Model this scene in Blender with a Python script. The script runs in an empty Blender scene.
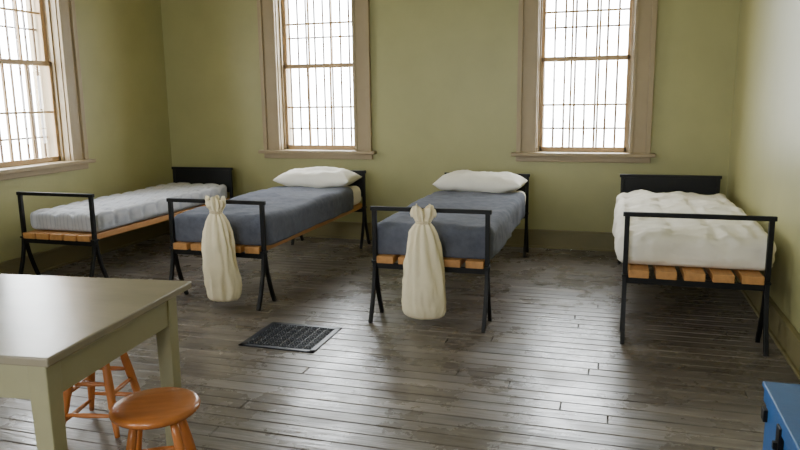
import bpy, bmesh, math, random
from mathutils import Vector, Matrix, noise
random.seed(7)
C = bpy.context.scene.collection
H = 1.45

# ---------------------------------------------------------------- materials
def s2l(c):
    return tuple(((x/255)/12.92 if x/255 <= .04045 else ((x/255+.055)/1.055)**2.4) for x in c)

def mat(name, rgb, rough=.6, var=.12, scale=6, stretch=(1,1,1), bump=.0, bscale=40, metal=0, rgb2=None, island=0, spec=.5):
    m = bpy.data.materials.new(name); m.use_nodes = True
    nt = m.node_tree; N = nt.nodes; L = nt.links
    b = N['Principled BSDF']
    b.inputs['Roughness'].default_value = rough
    b.inputs['Metallic'].default_value = metal
    b.inputs['Specular IOR Level'].default_value = spec
    tc = N.new('ShaderNodeTexCoord'); mp = N.new('ShaderNodeMapping')
    mp.inputs['Scale'].default_value = stretch
    L.new(tc.outputs['Object'], mp.inputs['Vector'])
    n = N.new('ShaderNodeTexNoise'); n.inputs['Scale'].default_value = scale
    n.inputs['Detail'].default_value = 6; n.inputs['Roughness'].default_value = .6
    L.new(mp.outputs[0], n.inputs['Vector'])
    base = s2l(rgb)
    lo = s2l(rgb2) if rgb2 else tuple(x*(1-var*1.6) for x in base)
    hi = tuple(min(1, x*(1+var)) for x in base)
    r = N.new('ShaderNodeValToRGB')
    r.color_ramp.elements[0].position = .3; r.color_ramp.elements[0].color = (*lo, 1)
    r.color_ramp.elements[1].position = .7; r.color_ramp.elements[1].color = (*hi, 1)
    L.new(n.outputs['Fac'], r.inputs['Fac'])
    col = r.outputs['Color']
    if island:
        g = N.new('ShaderNodeNewGeometry')
        mr = N.new('ShaderNodeMapRange'); mr.inputs['To Min'].default_value = 1-island; mr.inputs['To Max'].default_value = 1+island
        L.new(g.outputs['Random Per Island'], mr.inputs['Value'])
        hv = N.new('ShaderNodeHueSaturation'); L.new(mr.outputs[0], hv.inputs['Value']); L.new(col, hv.inputs['Color'])
        col = hv.outputs[0]
    L.new(col, b.inputs['Base Color'])
    if bump:
        n2 = N.new('ShaderNodeTexNoise'); n2.inputs['Scale'].default_value = bscale; n2.inputs['Detail'].default_value = 5
        L.new(mp.outputs[0], n2.inputs['Vector'])
        bp = N.new('ShaderNodeBump'); bp.inputs['Strength'].default_value = bump; bp.inputs['Distance'].default_value = .01
        L.new(n2.outputs['Fac'], bp.inputs['Height']); L.new(bp.outputs[0], b.inputs['Normal'])
    return m

M_wall = mat('wall_green_paint', (167,163,114), .42, .04, 2.5, bump=.08, bscale=30)
M_ceil = mat('ceiling_paint', (200,198,176), .8, .04, 2)
M_trim = mat('trim_tan_paint', (162,143,112), .45, .05, 4, bump=.05)
M_base = mat('baseboard_olive_paint', (132,122,84), .45, .08, 3, bump=.05)
M_sash = mat('sash_tan_paint', (186,156,118), .5, .05, 5)
M_iron = mat('black_iron', (9,9,11), .5, .2, 12, bump=.1, bscale=60, spec=.3)
M_board = mat('headboard_black', (12,12,16), .55, .2, 8, spec=.3)
M_slat = mat('pine_slats', (190,136,78), .5, .12, 5, stretch=(6,.6,6), bump=.1)
M_stool = mat('stool_maple', (180,108,54), .26, .15, 5, stretch=(1,6,1))
M_tabletop = mat('tabletop_brown_paint', (146,136,116), .24, .08, 3, stretch=(1,3,1), bump=.04, bscale=20)
M_tablebase = mat('table_olive_paint', (158,152,118), .45, .06, 4)
M_duvet = mat('cream_coverlet', (238,231,217), .9, .04, 5, bump=.5, bscale=14)
M_blank = mat('bluegrey_blanket', (92,95,108), .95, .14, 18, bump=.4, bscale=45)
M_pillow = mat('pillow_cotton', (242,237,226), .9, .03, 6, bump=.35, bscale=12)
M_bag = mat('canvas_bag', (240,227,194), .9, .05, 7, bump=.4, bscale=20)
M_cord = mat('cotton_cord', (215,200,165), .9)
M_blue = mat('blue_chest_paint', (30,92,156), .45, .12, 5, bump=.08)
M_dark = mat('dark_void', (6,6,7), .9)
M_bars = mat('window_bars_paint', (92,76,62), .6)
M_grate = mat('cast_iron_register', (40,44,56), .38, .2, 15)

# striped ticking for the bare mattress
def ticking():
    m = mat('mattress_ticking', (190,191,198), .9, .05, 9, bump=.3, bscale=25)
    nt=m.node_tree; N=nt.nodes; L=nt.links; b=N['Principled BSDF']
    src=b.inputs['Base Color'].links[0].from_socket
    tc=N.new('ShaderNodeTexCoord'); wv=N.new('ShaderNodeTexWave'); wv.bands_direction='X'
    wv.inputs['Scale'].default_value=9; wv.inputs['Distortion'].default_value=.0
    L.new(tc.outputs['Object'],wv.inputs['Vector'])
    r=N.new('ShaderNodeMapRange'); r.inputs['From Min'].default_value=.75; r.inputs['From Max'].default_value=.95; r.inputs['To Max'].default_value=.4
    L.new(wv.outputs['Fac'],r.inputs['Value'])
    mx=N.new('ShaderNodeMix'); mx.data_type='RGBA'; L.new(r.outputs[0],mx.inputs[0]); L.new(src,mx.inputs[6]); mx.inputs[7].default_value=(*s2l((135,140,158)),1)
    L.new(mx.outputs[2],b.inputs['Base Color']); return m
M_matt = ticking()

# floor : worn paint
def floor_mat():
    m = mat('floor_worn_grey_paint', (122,114,107), .36, .16, 3, stretch=(.5,5,1), bump=.3, bscale=9, rgb2=(84,76,70), island=.2)
    nt = m.node_tree; N = nt.nodes; L = nt.links; b = N['Principled BSDF']
    b.inputs['Specular IOR Level'].default_value=.65
    tc = N.new('ShaderNodeTexCoord')
    n = N.new('ShaderNodeTexNoise'); n.inputs['Scale'].default_value = 2.6; n.inputs['Detail'].default_value = 10; n.inputs['Roughness'].default_value=.65
    L.new(tc.outputs['Object'], n.inputs['Vector'])
    mr = N.new('ShaderNodeMapRange'); mr.inputs['From Min'].default_value=.35; mr.inputs['From Max'].default_value=.65
    mr.inputs['To Min'].default_value=.18; mr.inputs['To Max'].default_value=.40
    L.new(n.outputs['Fac'], mr.inputs['Value']); L.new(mr.outputs[0], b.inputs['Roughness'])
    def layer(scale, sc, lo, hi, mx_, col):
        src = b.inputs['Base Color'].links[0].from_socket
        mp = N.new('ShaderNodeMapping'); mp.inputs['Scale'].default_value=scale
        L.new(tc.outputs['Object'], mp.inputs['Vector'])
        n2 = N.new('ShaderNodeTexNoise'); n2.inputs['Scale'].default_value=sc; n2.inputs['Detail'].default_value=12; n2.inputs['Roughness'].default_value=.75
        L.new(mp.outputs[0], n2.inputs['Vector'])
        r = N.new('ShaderNodeMapRange'); r.inputs['From Min'].default_value=lo; r.inputs['From Max'].default_value=hi; r.inputs['To Max'].default_value=mx_
        L.new(n2.outputs['Fac'], r.inputs['Value'])
        mx = N.new('ShaderNodeMix'); mx.data_type='RGBA'
        L.new(r.outputs[0], mx.inputs[0]); L.new(src, mx.inputs[6]); mx.inputs[7].default_value=(*s2l(col),1)
        L.new(mx.outputs[2], b.inputs['Base Color'])
    layer((1,1.6,1), .9, .48, .62, .5, (86,77,69))      # broad worn-to-wood patches
    layer((3,22,1), 2.0, .57, .65, .5, (164,156,146))     # pale scuffs along the grain
    layer((2,30,1), 3.1, .58, .66, .5, (60,51,45))        # dark stains along the grain
    return m
M_floor = floor_mat()

def glass_mat():
    m = bpy.data.materials.new('window_glass'); m.use_nodes = True
    nt = m.node_tree; N = nt.nodes; N.clear()
    o = N.new('ShaderNodeOutputMaterial'); mx = N.new('ShaderNodeMixShader')
    t = N.new('ShaderNodeBsdfTransparent'); g = N.new('ShaderNodeBsdfGlossy'); g.inputs['Roughness'].default_value=.02
    mx.inputs[0].default_value = .05
    nt.links.new(t.outputs[0], mx.inputs[1]); nt.links.new(g.outputs[0], mx.inputs[2]); nt.links.new(mx.outputs[0], o.inputs[0])
    return m
M_glass = glass_mat()

# ---------------------------------------------------------------- mesh helpers
def box(bm, x0,x1,y0,y1,z0,z1):
    v = [bm.verts.new(p) for p in ((x0,y0,z0),(x1,y0,z0),(x1,y1,z0),(x0,y1,z0),(x0,y0,z1),(x1,y0,z1),(x1,y1,z1),(x0,y1,z1))]
    for f in ((0,3,2,1),(4,5,6,7),(0,1,5,4),(1,2,6,5),(2,3,7,6),(3,0,4,7)):
        bm.faces.new([v[i] for i in f])

def sweep(bm, pts, r, n=10, square=False, closed=False):
    pts = [Vector(p) for p in pts]; rings = []
    K = len(pts)
    rr = r if isinstance(r,(list,tuple)) else [r]*K
    for i,p in enumerate(pts):
        if closed: t = pts[(i+1)%K]-pts[(i-1)%K]
        else: t = pts[min(i+1,K-1)]-pts[max(i-1,0)]
        t.normalize()
        up = Vector((0,0,1)) if abs(t.z) < .8 else Vector((0,1,0))
        a = t.cross(up).normalized(); b = a.cross(t).normalized()
        ring = []
        if square:
            for sx,sy in ((1,1),(-1,1),(-1,-1),(1,-1)):
                ring.append(bm.verts.new(p + a*sx*rr[i] + b*sy*rr[i]))
        else:
            for k in range(n):
                an = 2*math.pi*k/n
                ring.append(bm.verts.new(p + a*math.cos(an)*rr[i] + b*math.sin(an)*rr[i]))
        rings.append(ring)
    m = len(rings[0])
    for i in range(K if closed else K-1):
        A = rings[i]; B = rings[(i+1)%K]
        for k in range(m):
            bm.faces.new((A[k],A[(k+1)%m],B[(k+1)%m],B[k]))
    if not closed:
        bm.faces.new(rings[0][::-1]); bm.faces.new(rings[-1])

def lathe(bm, prof, n=40):
    rings = [[bm.verts.new((r*math.cos(2*math.pi*k/n), r*math.sin(2*math.pi*k/n), z)) for k in range(n)] for r,z in prof]
    for i in range(len(rings)-1):
        for k in range(n):
            bm.faces.new((rings[i][k],rings[i][(k+1)%n],rings[i+1][(k+1)%n],rings[i+1][k]))
    bm.faces.new(rings[0][::-1]); bm.faces.new(rings[-1])

def finish(bm, name, m, parent=None, smooth=False, bevel=0, loc=None, sub=0):
    bmesh.ops.recalc_face_normals(bm, faces=bm.faces[:])
    me = bpy.data.meshes.new(name); bm.to_mesh(me); bm.free()
    ob = bpy.data.objects.new(name, me); C.objects.link(ob)
    me.materials.append(m)
    if smooth:
        for p in me.polygons: p.use_smooth = True
    if bevel:
        b = ob.modifiers.new('bevel','BEVEL'); b.width = bevel; b.segments = 2; b.limit_method='ANGLE'
    if sub:
        s = ob.modifiers.new('sub','SUBSURF'); s.levels = sub; s.render_levels = sub
    if parent: ob.parent = parent
    if loc: ob.location = loc
    return ob

def empty(name, loc, rz=0):
    e = bpy.data.objects.new(name, None); e.empty_display_size=.2
    e.location = loc; e.rotation_euler = (0,0,rz); C.objects.link(e); return e

def softbox(bm, x0,x1,y0,y1,z0,z1, rad=.06, step=.03, disp=None):
    nx = max(4,int((x1-x0)/step)); ny = max(4,int((y1-y0)/step)); nz = max(4,int((z1-z0)/step))
    vs = {}
    def V(i,j,k):
        if (i,j,k) in vs: return vs[(i,j,k)]
        p = Vector((x0+(x1-x0)*i/nx, y0+(y1-y0)*j/ny, z0+(z1-z0)*k/nz))
        q = Vector((min(max(p.x,x0+rad),x1-rad), min(max(p.y,y0+rad),y1-rad), min(max(p.z,z0+rad),z1-rad)))
        d = p-q
        nrm = d.normalized() if d.length > 1e-6 else Vector((0,0,0))
        if d.length > rad*.99: p = q+nrm*rad
        if disp: p = disp(p, nrm)
        vs[(i,j,k)] = bm.verts.new(p); return vs[(i,j,k)]
    for i in range(nx):
        for j in range(ny):
            bm.faces.new((V(i,j,0),V(i,j+1,0),V(i+1,j+1,0),V(i+1,j,0)))
            bm.faces.new((V(i,j,nz),V(i+1,j,nz),V(i+1,j+1,nz),V(i,j+1,nz)))
    for i in range(nx):
        for k in range(nz):
            bm.faces.new((V(i,0,k),V(i+1,0,k),V(i+1,0,k+1),V(i,0,k+1)))
            bm.faces.new((V(i,ny,k),V(i,ny,k+1),V(i+1,ny,k+1),V(i+1,ny,k)))
    for j in range(ny):
        for k in range(nz):
            bm.faces.new((V(0,j,k),V(0,j,k+1),V(0,j+1,k+1),V(0,j+1,k)))
            bm.faces.new((V(nx,j,k),V(nx,j+1,k),V(nx,j+1,k+1),V(nx,j,k+1)))

# ---------------------------------------------------------------- room
XL, XR, YB, YF, ZC = -4.727, 1.011, 6.786, -1.7, 3.25
T = .32
WZ0, WZ1, WW = .925, 2.70, .435
back_w = [-2.03*H, -.18*H]
left_w = [3.33*H, 1.48*H]  # second one is out of view, added to bring in fill light
front_fill_w = [-2.9, -.9]  # unseen windows behind the camera, added for fill light

def wall(name, a0, a1, holes, horiz, c0, c1):
    bm = bmesh.new()
    def put(s0,s1,z0,z1):
        if horiz: box(bm, s0,s1,c0,c1,z0,z1)
        else: box(bm, c0,c1,s0,s1,z0,z1)
    cur = a0
    for h in sorted(holes):
        put(cur,h-WW,0,ZC); put(h-WW,h+WW,0,WZ0); put(h-WW,h+WW,WZ1,ZC); cur = h+WW
    put(cur,a1,0,ZC)
    return finish(bm,name,M_wall)
wall('wall_back', XL-T, XR+T, back_w, True, YB, YB+T)
wall('wall_left', YF, YB, left_w, False, XL-T, XL)
wall('wall_front', XL-T, XR+T, front_fill_w, True, YF-T, YF)
wall('wall_right', YF, YB, [], False, XR, XR+T)
bm = bmesh.new(); box(bm, XL-T,XR+T,YF-T,YB+T,ZC,ZC+.1); finish(bm,'ceiling',M_ceil)

# floorboards
bm = bmesh.new()
y = YF
while y < YB:
    pitch = random.choice((.088,.094,.094,.10))
    x = XL - random.random()*2
    y1 = min(y+pitch-.004, YB)
    while x < XR:
        x1 = x + random.uniform(2.6,5.2)
        a = max(x,XL); b_ = min(x1-.003,XR)
        if b_-a > .02:
            dz = random.uniform(-.002,.0)
            box(bm, a,b_,y,y1,-.02,dz)
        x = x1
    y += pitch
fl = finish(bm,'floor',M_floor)
b = fl.modifiers.new('bevel','BEVEL'); b.width=.0035; b.segments=1
bm = bmesh.new(); box(bm, XL-T,XR+T,YF-T,YB+T,-.08,-.021); finish(bm,'floor_subfloor',M_dark)

def baseboard(name, x0,x1,y0,y1, horiz, sgn):
    bm = bmesh.new()
    if horiz:
        ys = sorted((y0, y0+sgn*.022)); box(bm,x0,x1,ys[0],ys[1],0,.155)
        ys = sorted((y0, y0+sgn*.032)); box(bm,x0,x1,ys[0],ys[1],.155,.18)
        ys = sorted((y0+sgn*.022, y0+sgn*.04)); box(bm,x0,x1,ys[0],ys[1],0,.022)
    else:
        xs = sorted((x0, x0+sgn*.022)); box(bm,xs[0],xs[1],y0,y1,0,.155)
        xs = sorted((x0, x0+sgn*.032)); box(bm,xs[0],xs[1],y0,y1,.155,.18)
        xs = sorted((x0+sgn*.022, x0+sgn*.04)); box(bm,xs[0],xs[1],y0,y1,0,.022)
    finish(bm,name,M_base,bevel=.004)
baseboard('baseboard_back', XL,XR,YB,YB,True,-1)
baseboard('baseboard_front', XL,XR,YF,YF,True,1)
baseboard('baseboard_left', XL,XL,YF,YB,False,1)
baseboard('baseboard_right', XR,XR,YF,YB,False,-1)

# ---------------------------------------------------------------- windows
wn = 0
def window(loc, rz):
    global wn; wn += 1
    P = empty('window_%d'%wn, loc, rz)
    cw = .167
    bm = bmesh.new()
    for s in (-1,1):
        xs = sorted((s*WW, s*(WW+cw))); box(bm,xs[0],xs[1],-.025,0,WZ0,WZ1+cw)
        xs = sorted((s*(WW+cw-.04), s*(WW+cw+.005))); box(bm,xs[0],xs[1],-.045,-.0,WZ0,WZ1+cw+.005)
        xs = sorted((s*(WW-.012), s*(WW+.018))); box(bm,xs[0],xs[1],-.035,-.0,WZ0,WZ1+.018)
    box(bm,-WW-cw,WW+cw,-.026,0,WZ1,WZ1+cw)
    box(bm,-WW-cw-.02,WW+cw+.02,-.06,0,WZ1+cw-.03,WZ1+cw+.03)
    finish(bm,'casing',M_trim,P,bevel=.004)
    bm = bmesh.new()
    box(bm,-WW-cw-.05,WW+cw+.05,-.085,.02,WZ0-.03,WZ0+.004)
    box(bm,-WW-cw-.01,WW+cw+.01,-.03,0,WZ0-.085,WZ0-.03)
    box(bm,-WW,WW,.0,T+.03,WZ0-.03,WZ0+.004)
    finish(bm,'sill',M_trim,P,bevel=.006)
    bm = bmesh.new()
    for s in (-1,1):
        xs = sorted((s*(WW-.02), s*WW)); box(bm,xs[0],xs[1],0,T,WZ0,WZ1)
        xs = sorted((s*(WW-.035), s*(WW-.02))); box(bm,xs[0],xs[1],.06,.085,WZ0,WZ1)
    box(bm,-WW,WW,0,T,WZ1-.02,WZ1)
    finish(bm,'jamb',M_trim,P)
    def sash(nm, y0, z0, z1):
        bm = bmesh.new(); y1 = y0+.035; a = WW-.022; st=.04
        box(bm,-a,-a+st,y0,y1,z0,z1); box(bm,a-st,a,y0,y1,z0,z1)
        box(bm,-a,a,y0,y1,z0,z0+.045); box(bm,-a,a,y0,y1,z1-.04,z1)
        for i in (1,2):
            x = -a+st + (2*a-2*st)*i/3; box(bm,x-.009,x+.009,y0+.005,y1-.005,z0,z1)
        zm = (z0+z1)/2; box(bm,-a,a,y0+.006,y1-.006,zm-.009,zm+.009)
        finish(bm,nm,M_sash,P,bevel=.003)
        bm = bmesh.new(); box(bm,-a+.01,a-.01,y0+.016,y0+.019,z0+.01,z1-.01); finish(bm,nm+'_glass',M_glass,P)
    zm = 1.795
    sash('sash_lower', .09, WZ0+.004, zm+.02)
    sash('sash_upper', .13, zm-.02, WZ1-.02)
    bm = bmesh.new()
    n = 9
    for i in range(n):
        x = -WW+ (i+.5)*2*WW/n
        sweep(bm, [(x,.24,WZ0),(x,.24,WZ1-.02)], .0105, 8)
    for z in (WZ0+.22, zm+.3):
        box(bm,-WW,WW,.235,.245,z-.008,z+.008)
    finish(bm,'security_bars',M_bars,P,smooth=False)
    ld = bpy.data.lights.new('portal','AREA'); ld.shape='RECTANGLE'; ld.size=2*WW; ld.size_y=WZ1-WZ0
    ld.cycles.is_portal = True
    lo = bpy.data.objects.new('daylight_portal', ld); C.objects.link(lo); lo.parent=P
    lo.location=(0,T+.04,(WZ0+WZ1)/2); lo.rotation_euler=(-math.pi/2,0,0)
for x in back_w: window((x,YB,0),0)
for y in left_w: window((XL,y,0),math.pi/2)  # far one in view, near one added for fill
for x in front_fill_w: window((x,YF,0),math.pi)  # added fill-light windows, never in view

# ---------------------------------------------------------------- beds
def bed_frame(P, L, hw, RH=.745):
    for nm, y, panel in (('foot_frame',0,False),('head_frame',L,True)):
        bm = bmesh.new()
        sweep(bm, [(-hw-.025,y,RH),(hw+.025,y,RH)], .0135, square=True)
        for s in (-1,1):
            x = s*hw
            sweep(bm, [(x,y,RH-.01),(x,y,.36)], .0145, square=True)
            for d in (-1,1):
                pts = []
                for t in [i/10 for i in range(11)]:
                    z = .40*(1-t)
                    off = .010 + .115*(t**1.7)
                    pts.append((x, y+d*off, z))
                sweep(bm, pts, .0125, square=True)
            # collar
            box(bm, x-.018,x+.018,y-.03,y+.03,.385,.40)
        box(bm, -hw, hw, y-.012, y+.012, .345, .383)
        finish(bm, nm, M_iron, P, bevel=.003)
        if panel:
            bm = bmesh.new(); box(bm,-hw+.014,hw-.014,y-.011,y+.011,.50,RH-.012)
            finish(bm,'headboard_panel',M_board,P,bevel=.004)
    bm = bmesh.new()
    n = 5; w = .115; span = 2*hw-.04
    for i in range(n):
        x = -span/2 + w/2 + (span-w)*i/(n-1)
        box(bm, x-w/2,x+w/2,-.035,L+.02,.385,.432)
    finish(bm,'wood_slats',M_slat,P,bevel=.004)

def fold(p, seed, a=.010, f=3.0):
    v = Vector((p.x*f+seed, p.y*f*.8, p.z*f))
    r = noise.ridged_multi_fractal(v, .9, 2.1, 5, 1.0, 2.0)
    return a*(r-1.2) + a*1.2*noise.noise(v*.6)

def mattress(P, L, hw, z1, m, seed, a=.008, tuft=0, sp=.19, rad=.06, nm='mattress', f=3.0):
    def disp(p, n):
        d = fold(p, seed, a, f)
        if tuft:
            wx = p.x+.012*noise.noise(p*4); wy = p.y+.012*noise.noise(p*4+Vector((5,0,0)))
            gx = ((wx/sp)%1-.5)*sp; gy = ((wy/(sp*1.05))%1-.5)*sp*1.05
            d -= tuft*.028*math.exp(-(gx*gx+gy*gy)/.0014)
            d -= tuft*(.010*math.exp(-(gx*gx)/.0005)+.008*math.exp(-(gy*gy)/.0005))
        if n.z < -.5: d = 0
        p = p + n*d
        return p
    bm = bmesh.new()
    softbox(bm, -hw,hw,.045,L-.035,.437,z1, rad, .015, disp)
    return finish(bm,nm,m,P,smooth=True)

def blanket(P, L, hw, y0, y1, z1, seed):
    # open draped shell over the mattress (top, two sides, foot end)
    bm = bmesh.new()
    rad=.055; nx=80; ny=140; drop=.20
    W = 2*hw; per = W+2*drop
    Lb = (y1-y0)+drop
    grid=[]
    for j in range(ny+1):
        s = Lb*j/ny   # 0 at the foot hem
        if s < drop: yy=y0; zf = -(drop-s)
        else: yy=y0+(s-drop); zf=0
        row=[]
        for i in range(nx+1):
            t = per*i/nx
            if t < drop: x=-hw; zs=-(drop-t)
            elif t > drop+W: x=hw; zs=-(t-drop-W)
            else: x=-hw+(t-drop); zs=0
            z = z1 + min(zf,zs)
            q = Vector((min(max(x,-hw+rad),hw-rad), max(yy,y0+rad), min(z,z1-rad)))
            p = Vector((x,yy,z)); d = p-q
            n = d.normalized() if d.length>1e-6 else Vector((0,0,1))
            if d.length>rad: p = q+n*rad
            p += n*(fold(p,seed,.013,2.8)+.004*math.sin(p.y*22+seed)*max(0,-zs)*4)
            row.append(bm.verts.new(p))
        grid.append(row)
    for j in range(ny):
        for i in range(nx):
            bm.faces.new((grid[j][i],grid[j][i+1],grid[j+1][i+1],grid[j+1][i]))
    ob = finish(bm,'blanket',M_blank,P,smooth=True)
    so = ob.modifiers.new('thick','SOLIDIFY'); so.thickness=.008; so.offset=1
    return ob

def pillow(P, x, y, z, w, d, h, seed, rz=0, tilt=0):
    bm = bmesh.new(); nx=64; ny=40
    def S(u,v,s):
        eu = 1-abs(u)**2.6; ev = 1-abs(v)**2.6
        th = (max(eu,0)*max(ev,0))**.45
        px = u*w/2; py = v*d/2
        px *= 1-.05*ev*abs(u)**3; py *= 1-.09*eu*abs(v)**3*1.0
        zz = s*th*h/2
        q = Vector((px*5+seed,py*5,s*2))
        zz += s*th*(.024*noise.noise(q)+.020*(noise.ridged_multi_fractal(q*.9,.9,2,4,1,2)-1))
        if s<0: zz = max(zz,-h*.42)
        return Vector((px,py,zz))
    top=[[None]*(nx+1) for _ in range(ny+1)]; bot=[[None]*(nx+1) for _ in range(ny+1)]
    for j in range(ny+1):
        for i in range(nx+1):
            u=math.sin((-1+2*i/nx)*math.pi/2); v=math.sin((-1+2*j/ny)*math.pi/2)
            top[j][i]=bm.verts.new(S(u,v,1))
            bot[j][i]=top[j][i] if (i in(0,nx) or j in (0,ny)) else bm.verts.new(S(u,v,-1))
    for j in range(ny):
        for i in range(nx):
            bm.faces.new((top[j][i],top[j][i+1],top[j+1][i+1],top[j+1][i]))
            fs=(bot[j][i],bot[j+1][i],bot[j+1][i+1],bot[j][i+1])
            if len(set(fs))==4:
                try: bm.faces.new(fs)
                except ValueError: pass
    ob = finish(bm,'pillow',M_pillow,P,smooth=True,loc=(x,y,z)); ob.rotation_euler=(tilt,0,rz)
    return ob

# far-left bed, bare tufted mattress
P = empty('iron_bed',(-4.165,4.42,0)); L=2.08; HW=.34
bed_frame(P,L,HW); mattress(P,L,HW+.0,.60,M_matt,1.3,.008,1.0,.17,.05)
# second bed
P = empty('iron_bed',(-2.69,4.34,0)); L=2.11; HW=.37
bed_frame(P,L,HW); mattress(P,L,HW+.0,.615,M_duvet,3.1,.006)
blanket(P,L,HW+.024,.028,L*.83,.635,4.4)
pillow(P,-.01,L-.24,.70,.76,.42,.19,2.0,.03)
# third bed
P = empty('iron_bed',(-1.095,4.28,0)); L=2.14; HW=.375
bed_frame(P,L,HW); mattress(P,L,HW+.0,.615,M_duvet,5.1,.006)
blanket(P,L,HW+.024,.028,L*.83,.635,8.9)
pillow(P,-.01,L-.25,.70,.78,.44,.19,7.0,-.02)
# right bed, cream quilted coverlet
P = empty('iron_bed',(.495,4.28,0)); L=2.10; HW=.385
bed_frame(P,L,HW,.762); mattress(P,L,HW+.06,.642,M_duvet,9.7,.019,.45,.23,.07,'coverlet_mattress',3.2)

# ---------------------------------------------------------------- laundry bags
def bag(x,y,ztop,zbot,w,seed,lean=0):
    P = empty('laundry_bag',(x,y,0))
    bm = bmesh.new(); n=112
    hgt = ztop-zbot
    prof=[(0,.60),(.010,.80),(.03,.92),(.07,1.0),(.15,1.03),(.30,1.0),(.45,.93),(.58,.84),(.68,.74),(.77,.60),(.83,.43),(.865,.28),(.89,.33),(.925,.44),(.965,.50),(1.0,.46)]
    rings=[]
    P2=[]
    for i in range(len(prof)-1):
        for k in range(4):
            t=k/4; P2.append((prof[i][0]*(1-t)+prof[i+1][0]*t, prof[i][1]*(1-t)+prof[i+1][1]*t))
    P2.append(prof[-1])
    for t,r in P2:
        z = zbot+hgt*t
        ring=[]
        for k in range(n):
            a=2*math.pi*k/n
            pleat = .015+ .13*max(0,(t-.30)/.5)**1.3 if t<.865 else .24
            tw = a+ .5*t
            rr = r*w/2*(1+pleat*math.sin(tw*10+seed+1.5*math.sin(a*2+seed)) + .13*noise.noise(Vector((math.cos(a)*1.3+seed,math.sin(a)*1.3,t*3))) + .10*(noise.ridged_multi_fractal(Vector((math.cos(a)*1.6+seed,math.sin(a)*1.6,t*3)),.9,2,3,1,2)-1.1)*(t<.85))
            zz = z + (.018*math.sin(a*4+seed) if t>.93 else 0)
            ring.append(bm.verts.new((rr*math.cos(a)+lean*(1-t), rr*.60*math.sin(a), zz)))
        rings.append(ring)
    for i in range(len(rings)-1):
        for k in range(n): bm.faces.new((rings[i][k],rings[i][(k+1)%n],rings[i+1][(k+1)%n],rings[i+1][k]))
    bm.faces.new(rings[0][::-1])
    finish(bm,'canvas_body',M_bag,P,smooth=True)
    bm = bmesh.new()
    zc = zbot+hgt*.865
    for dz in (-.006,.006):
        sweep(bm,[(.165*w*math.cos(a),.105*w*math.sin(a),zc+dz) for a in [2*math.pi*k/24 for k in range(24)]],.005,8,closed=True)
    ry=.110
    pts=[(.0,.02,zc),(.0,.06,zc+.02),(.0,ry-.03,.74),(.0,ry-.014,.766),(.0,ry+.014,.766),(.0,ry+.022,.745),(.0,ry+.01,.722),(.012,.06,zc+.01),(.01,.02,zc)]
    sweep(bm,pts,.004,8)
    finish(bm,'drawstring',M_cord,P,smooth=True)
bag(-2.62,4.34-.110,.785,.055,.265,1.0,.018)
bag(-1.11,4.28-.110,.78,.065,.275,4.0,.0)

# ---------------------------------------------------------------- floor register
P = empty('floor_register',(-1.856,3.777,0))
w,d=.488,.452
bm = bmesh.new(); box(bm,-w/2+.01,w/2-.01,-d/2+.01,d/2-.01,-.001,.0015); finish(bm,'duct_shade_plate',M_dark,P)  # flat black plate, shade of the duct hole put in as colour
bm = bmesh.new()
fw=.03
box(bm,-w/2,w/2,-d/2,-d/2+fw,0,.006); box(bm,-w/2,w/2,d/2-fw,d/2,0,.006)
box(bm,-w/2,-w/2+fw,-d/2,d/2,0,.006); box(bm,w/2-fw,w/2,-d/2,d/2,0,.006)
nx,ny=8,7; iw=w-2*fw; idp=d-2*fw
for i in range(nx+1):
    x=-iw/2+iw*i/nx; box(bm,x-.002,x+.002,-idp/2,idp/2,.002,.0055)
for j in range(ny+1):
    y=-idp/2+idp*j/ny; box(bm,-iw/2,iw/2,y-.002,y+.002,.002,.0055)
for i in range(nx):
    for j in range(ny):
        cx=-iw/2+iw*(i+.5)/nx; cy=-idp/2+idp*(j+.5)/ny
        sweep(bm,[(cx+.018*math.cos(a),cy+.018*math.sin(a),.0045) for a in [2*math.pi*k/14 for k in range(14)]],.0028,5,closed=True)
        for s in (-1,1):
            sweep(bm,[(cx-.009,cy-s*.009,.0045),(cx+.009,cy+s*.009,.0045)],.0026,5)
finish(bm,'iron_grille',M_grate,P)

# ---------------------------------------------------------------- table
th=.75; ang=math.radians(6)
corner=Vector((-1.082*H,1.606*H,0))
tl, td = 1.62, .85
P = empty('work_table',(corner.x,corner.y,0),ang)   # origin at far right corner; extends -x,-y
bm=bmesh.new(); box(bm,-tl,0,-td,0,th-.028,th); finish(bm,'table_top',M_tabletop,P,bevel=.005)
bm=bmesh.new(); o=.045; lw=.066
ah=.125
box(bm,-tl+o+.01,-o-.01,-o-.028,-o-.006,th-.028-ah,th-.0285)
box(bm,-tl+o+.01,-o-.01,-td+o+.006,-td+o+.028,th-.028-ah,th-.0285)
box(bm,-o-.028,-o-.006,-td+o+.01,-o-.01,th-.028-ah,th-.0285)
box(bm,-tl+o+.006,-tl+o+.028,-td+o+.01,-o-.01,th-.028-ah,th-.0285)
finish(bm,'apron',M_tablebase,P,bevel=.003)
k=0
for sx in (0,1):
    for sy in (0,1):
        k+=1; bm=bmesh.new()
        x0 = -o-lw if sx==0 else -tl+o; y0=-o-lw if sy==0 else -td+o
        box(bm,x0,x0+lw,y0,y0+lw,0,th-.029)
        cx,cy=x0+lw/2,y0+lw/2
        for v in bm.verts:
            if v.co.z<.01: v.co.x=cx+(v.co.x-cx)*.78; v.co.y=cy+(v.co.y-cy)*.78
        finish(bm,'leg_%d'%k,M_tablebase,P,bevel=.004)

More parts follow.
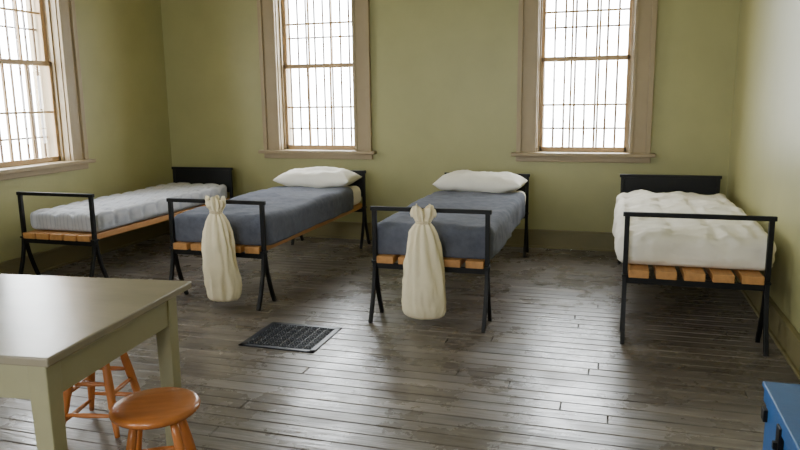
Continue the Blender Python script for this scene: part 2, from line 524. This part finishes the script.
# ---------------------------------------------------------------- stools
def stool(x,y,rz):
    P=empty('wooden_stool',(x,y,0),rz); SH=.45
    bm=bmesh.new()
    lathe(bm,[(.03,SH-.036),(.115,SH-.036),(.136,SH-.030),(.146,SH-.020),(.147,SH-.012),(.142,SH-.004),(.132,SH),(.08,SH-.002),(.02,SH-.003)],48)
    finish(bm,'seat',M_stool,P,smooth=True)
    tops=[];bots=[]
    for i in range(4):
        a=math.pi/4+i*math.pi/2
        tp=Vector((.085*math.cos(a),.085*math.sin(a),SH-.03)); bt=Vector((.185*math.cos(a),.185*math.sin(a),0.004))
        tops.append(tp);bots.append(bt)
        bm=bmesh.new()
        ts=[0,.15,.35,.5,.62,.68,.75,.9,1]; rs=[.013,.015,.018,.019,.017,.018,.0165,.013,.011]
        sweep(bm,[tp.lerp(bt,t) for t in ts],rs,14)
        finish(bm,'leg_%d'%(i+1),M_stool,P,smooth=True)
    bm=bmesh.new()
    for i in range(4):
        for f in ((.45,.78) if i%2==0 else (.56,.86)):
            a=tops[i].lerp(bots[i],f); b=tops[(i+1)%4].lerp(bots[(i+1)%4],f)
            sweep(bm,[a.lerp(b,t) for t in (0,.25,.5,.75,1)],[.007,.0095,.011,.0095,.007],10)
    finish(bm,'rungs',M_stool,P,smooth=True)
stool(-.9925*H,1.294*H,.5)
stool(-1.50*H,1.70*H,.2)

# ---------------------------------------------------------------- blue chest
P=empty('blue_wooden_chest',(0,0,0))
cx0,cx1,cy0,cy1=.385*H,.955,1.72,1.82*H; ch=.435
bm=bmesh.new()
box(bm,cx0+.012,cx1,cy0+.012,cy1-.012,.03,ch-.075)
box(bm,cx0+.0,cx1,cy0,cy1,.0,.07)
finish(bm,'chest_body',M_blue,P,bevel=.005)
bm=bmesh.new()
box(bm,cx0-.004,cx1,cy0-.004,cy1+.004,ch-.02,ch)
box(bm,cx0+.003,cx1-.002,cy0+.003,cy1-.003,ch-.072,ch-.02)
finish(bm,'chest_lid',M_blue,P,bevel=.005)
bm=bmesh.new(); ym=cy1-.27
box(bm,cx0-.004,cx0+.014,ym-.022,ym+.022,ch-.16,ch-.045)
box(bm,cx0-.016,cx0,ym-.010,ym+.010,ch-.125,ch-.10)
for yy in (cy1-.03,cy0+.03):
    box(bm,cx0-.002,cx0+.014,yy-.02,yy+.02,ch-.135,ch-.09)
finish(bm,'hasp_and_brackets',M_iron,P,bevel=.002)

# ---------------------------------------------------------------- world & camera
w = bpy.data.worlds.new('overcast_sky'); bpy.context.scene.world = w; w.use_nodes=True
nt=w.node_tree; bg=nt.nodes['Background']
tc=nt.nodes.new('ShaderNodeTexCoord'); sp=nt.nodes.new('ShaderNodeSeparateXYZ'); cr=nt.nodes.new('ShaderNodeValToRGB')
mr=nt.nodes.new('ShaderNodeMapRange'); mr.inputs['From Min'].default_value=-1
nt.links.new(tc.outputs['Generated'],sp.inputs[0]); nt.links.new(sp.outputs['Z'],mr.inputs['Value']); nt.links.new(mr.outputs[0],cr.inputs[0])
cr.color_ramp.elements[0].position=.40; cr.color_ramp.elements[0].color=(.48,.50,.44,1)
cr.color_ramp.elements[1].position=.53; cr.color_ramp.elements[1].color=(.92,.97,1,1)
nt.links.new(cr.outputs[0],bg.inputs[0]); bg.inputs[1].default_value=32

cd=bpy.data.cameras.new('camera'); cd.sensor_width=36; cd.lens=36*698/800; cd.clip_start=.05
co=bpy.data.objects.new('camera',cd); C.objects.link(co)
r=Vector((.9577,.2874,-.0128)); f=Vector((-.2850,.9418,-.1782)).normalized()
r=(r-f*r.dot(f)).normalized(); u=r.cross(f)
M=Matrix(((r.x,u.x,-f.x,0),(r.y,u.y,-f.y,0),(r.z,u.z,-f.z,H),(0,0,0,1)))
co.matrix_world=M
bpy.context.scene.camera=co
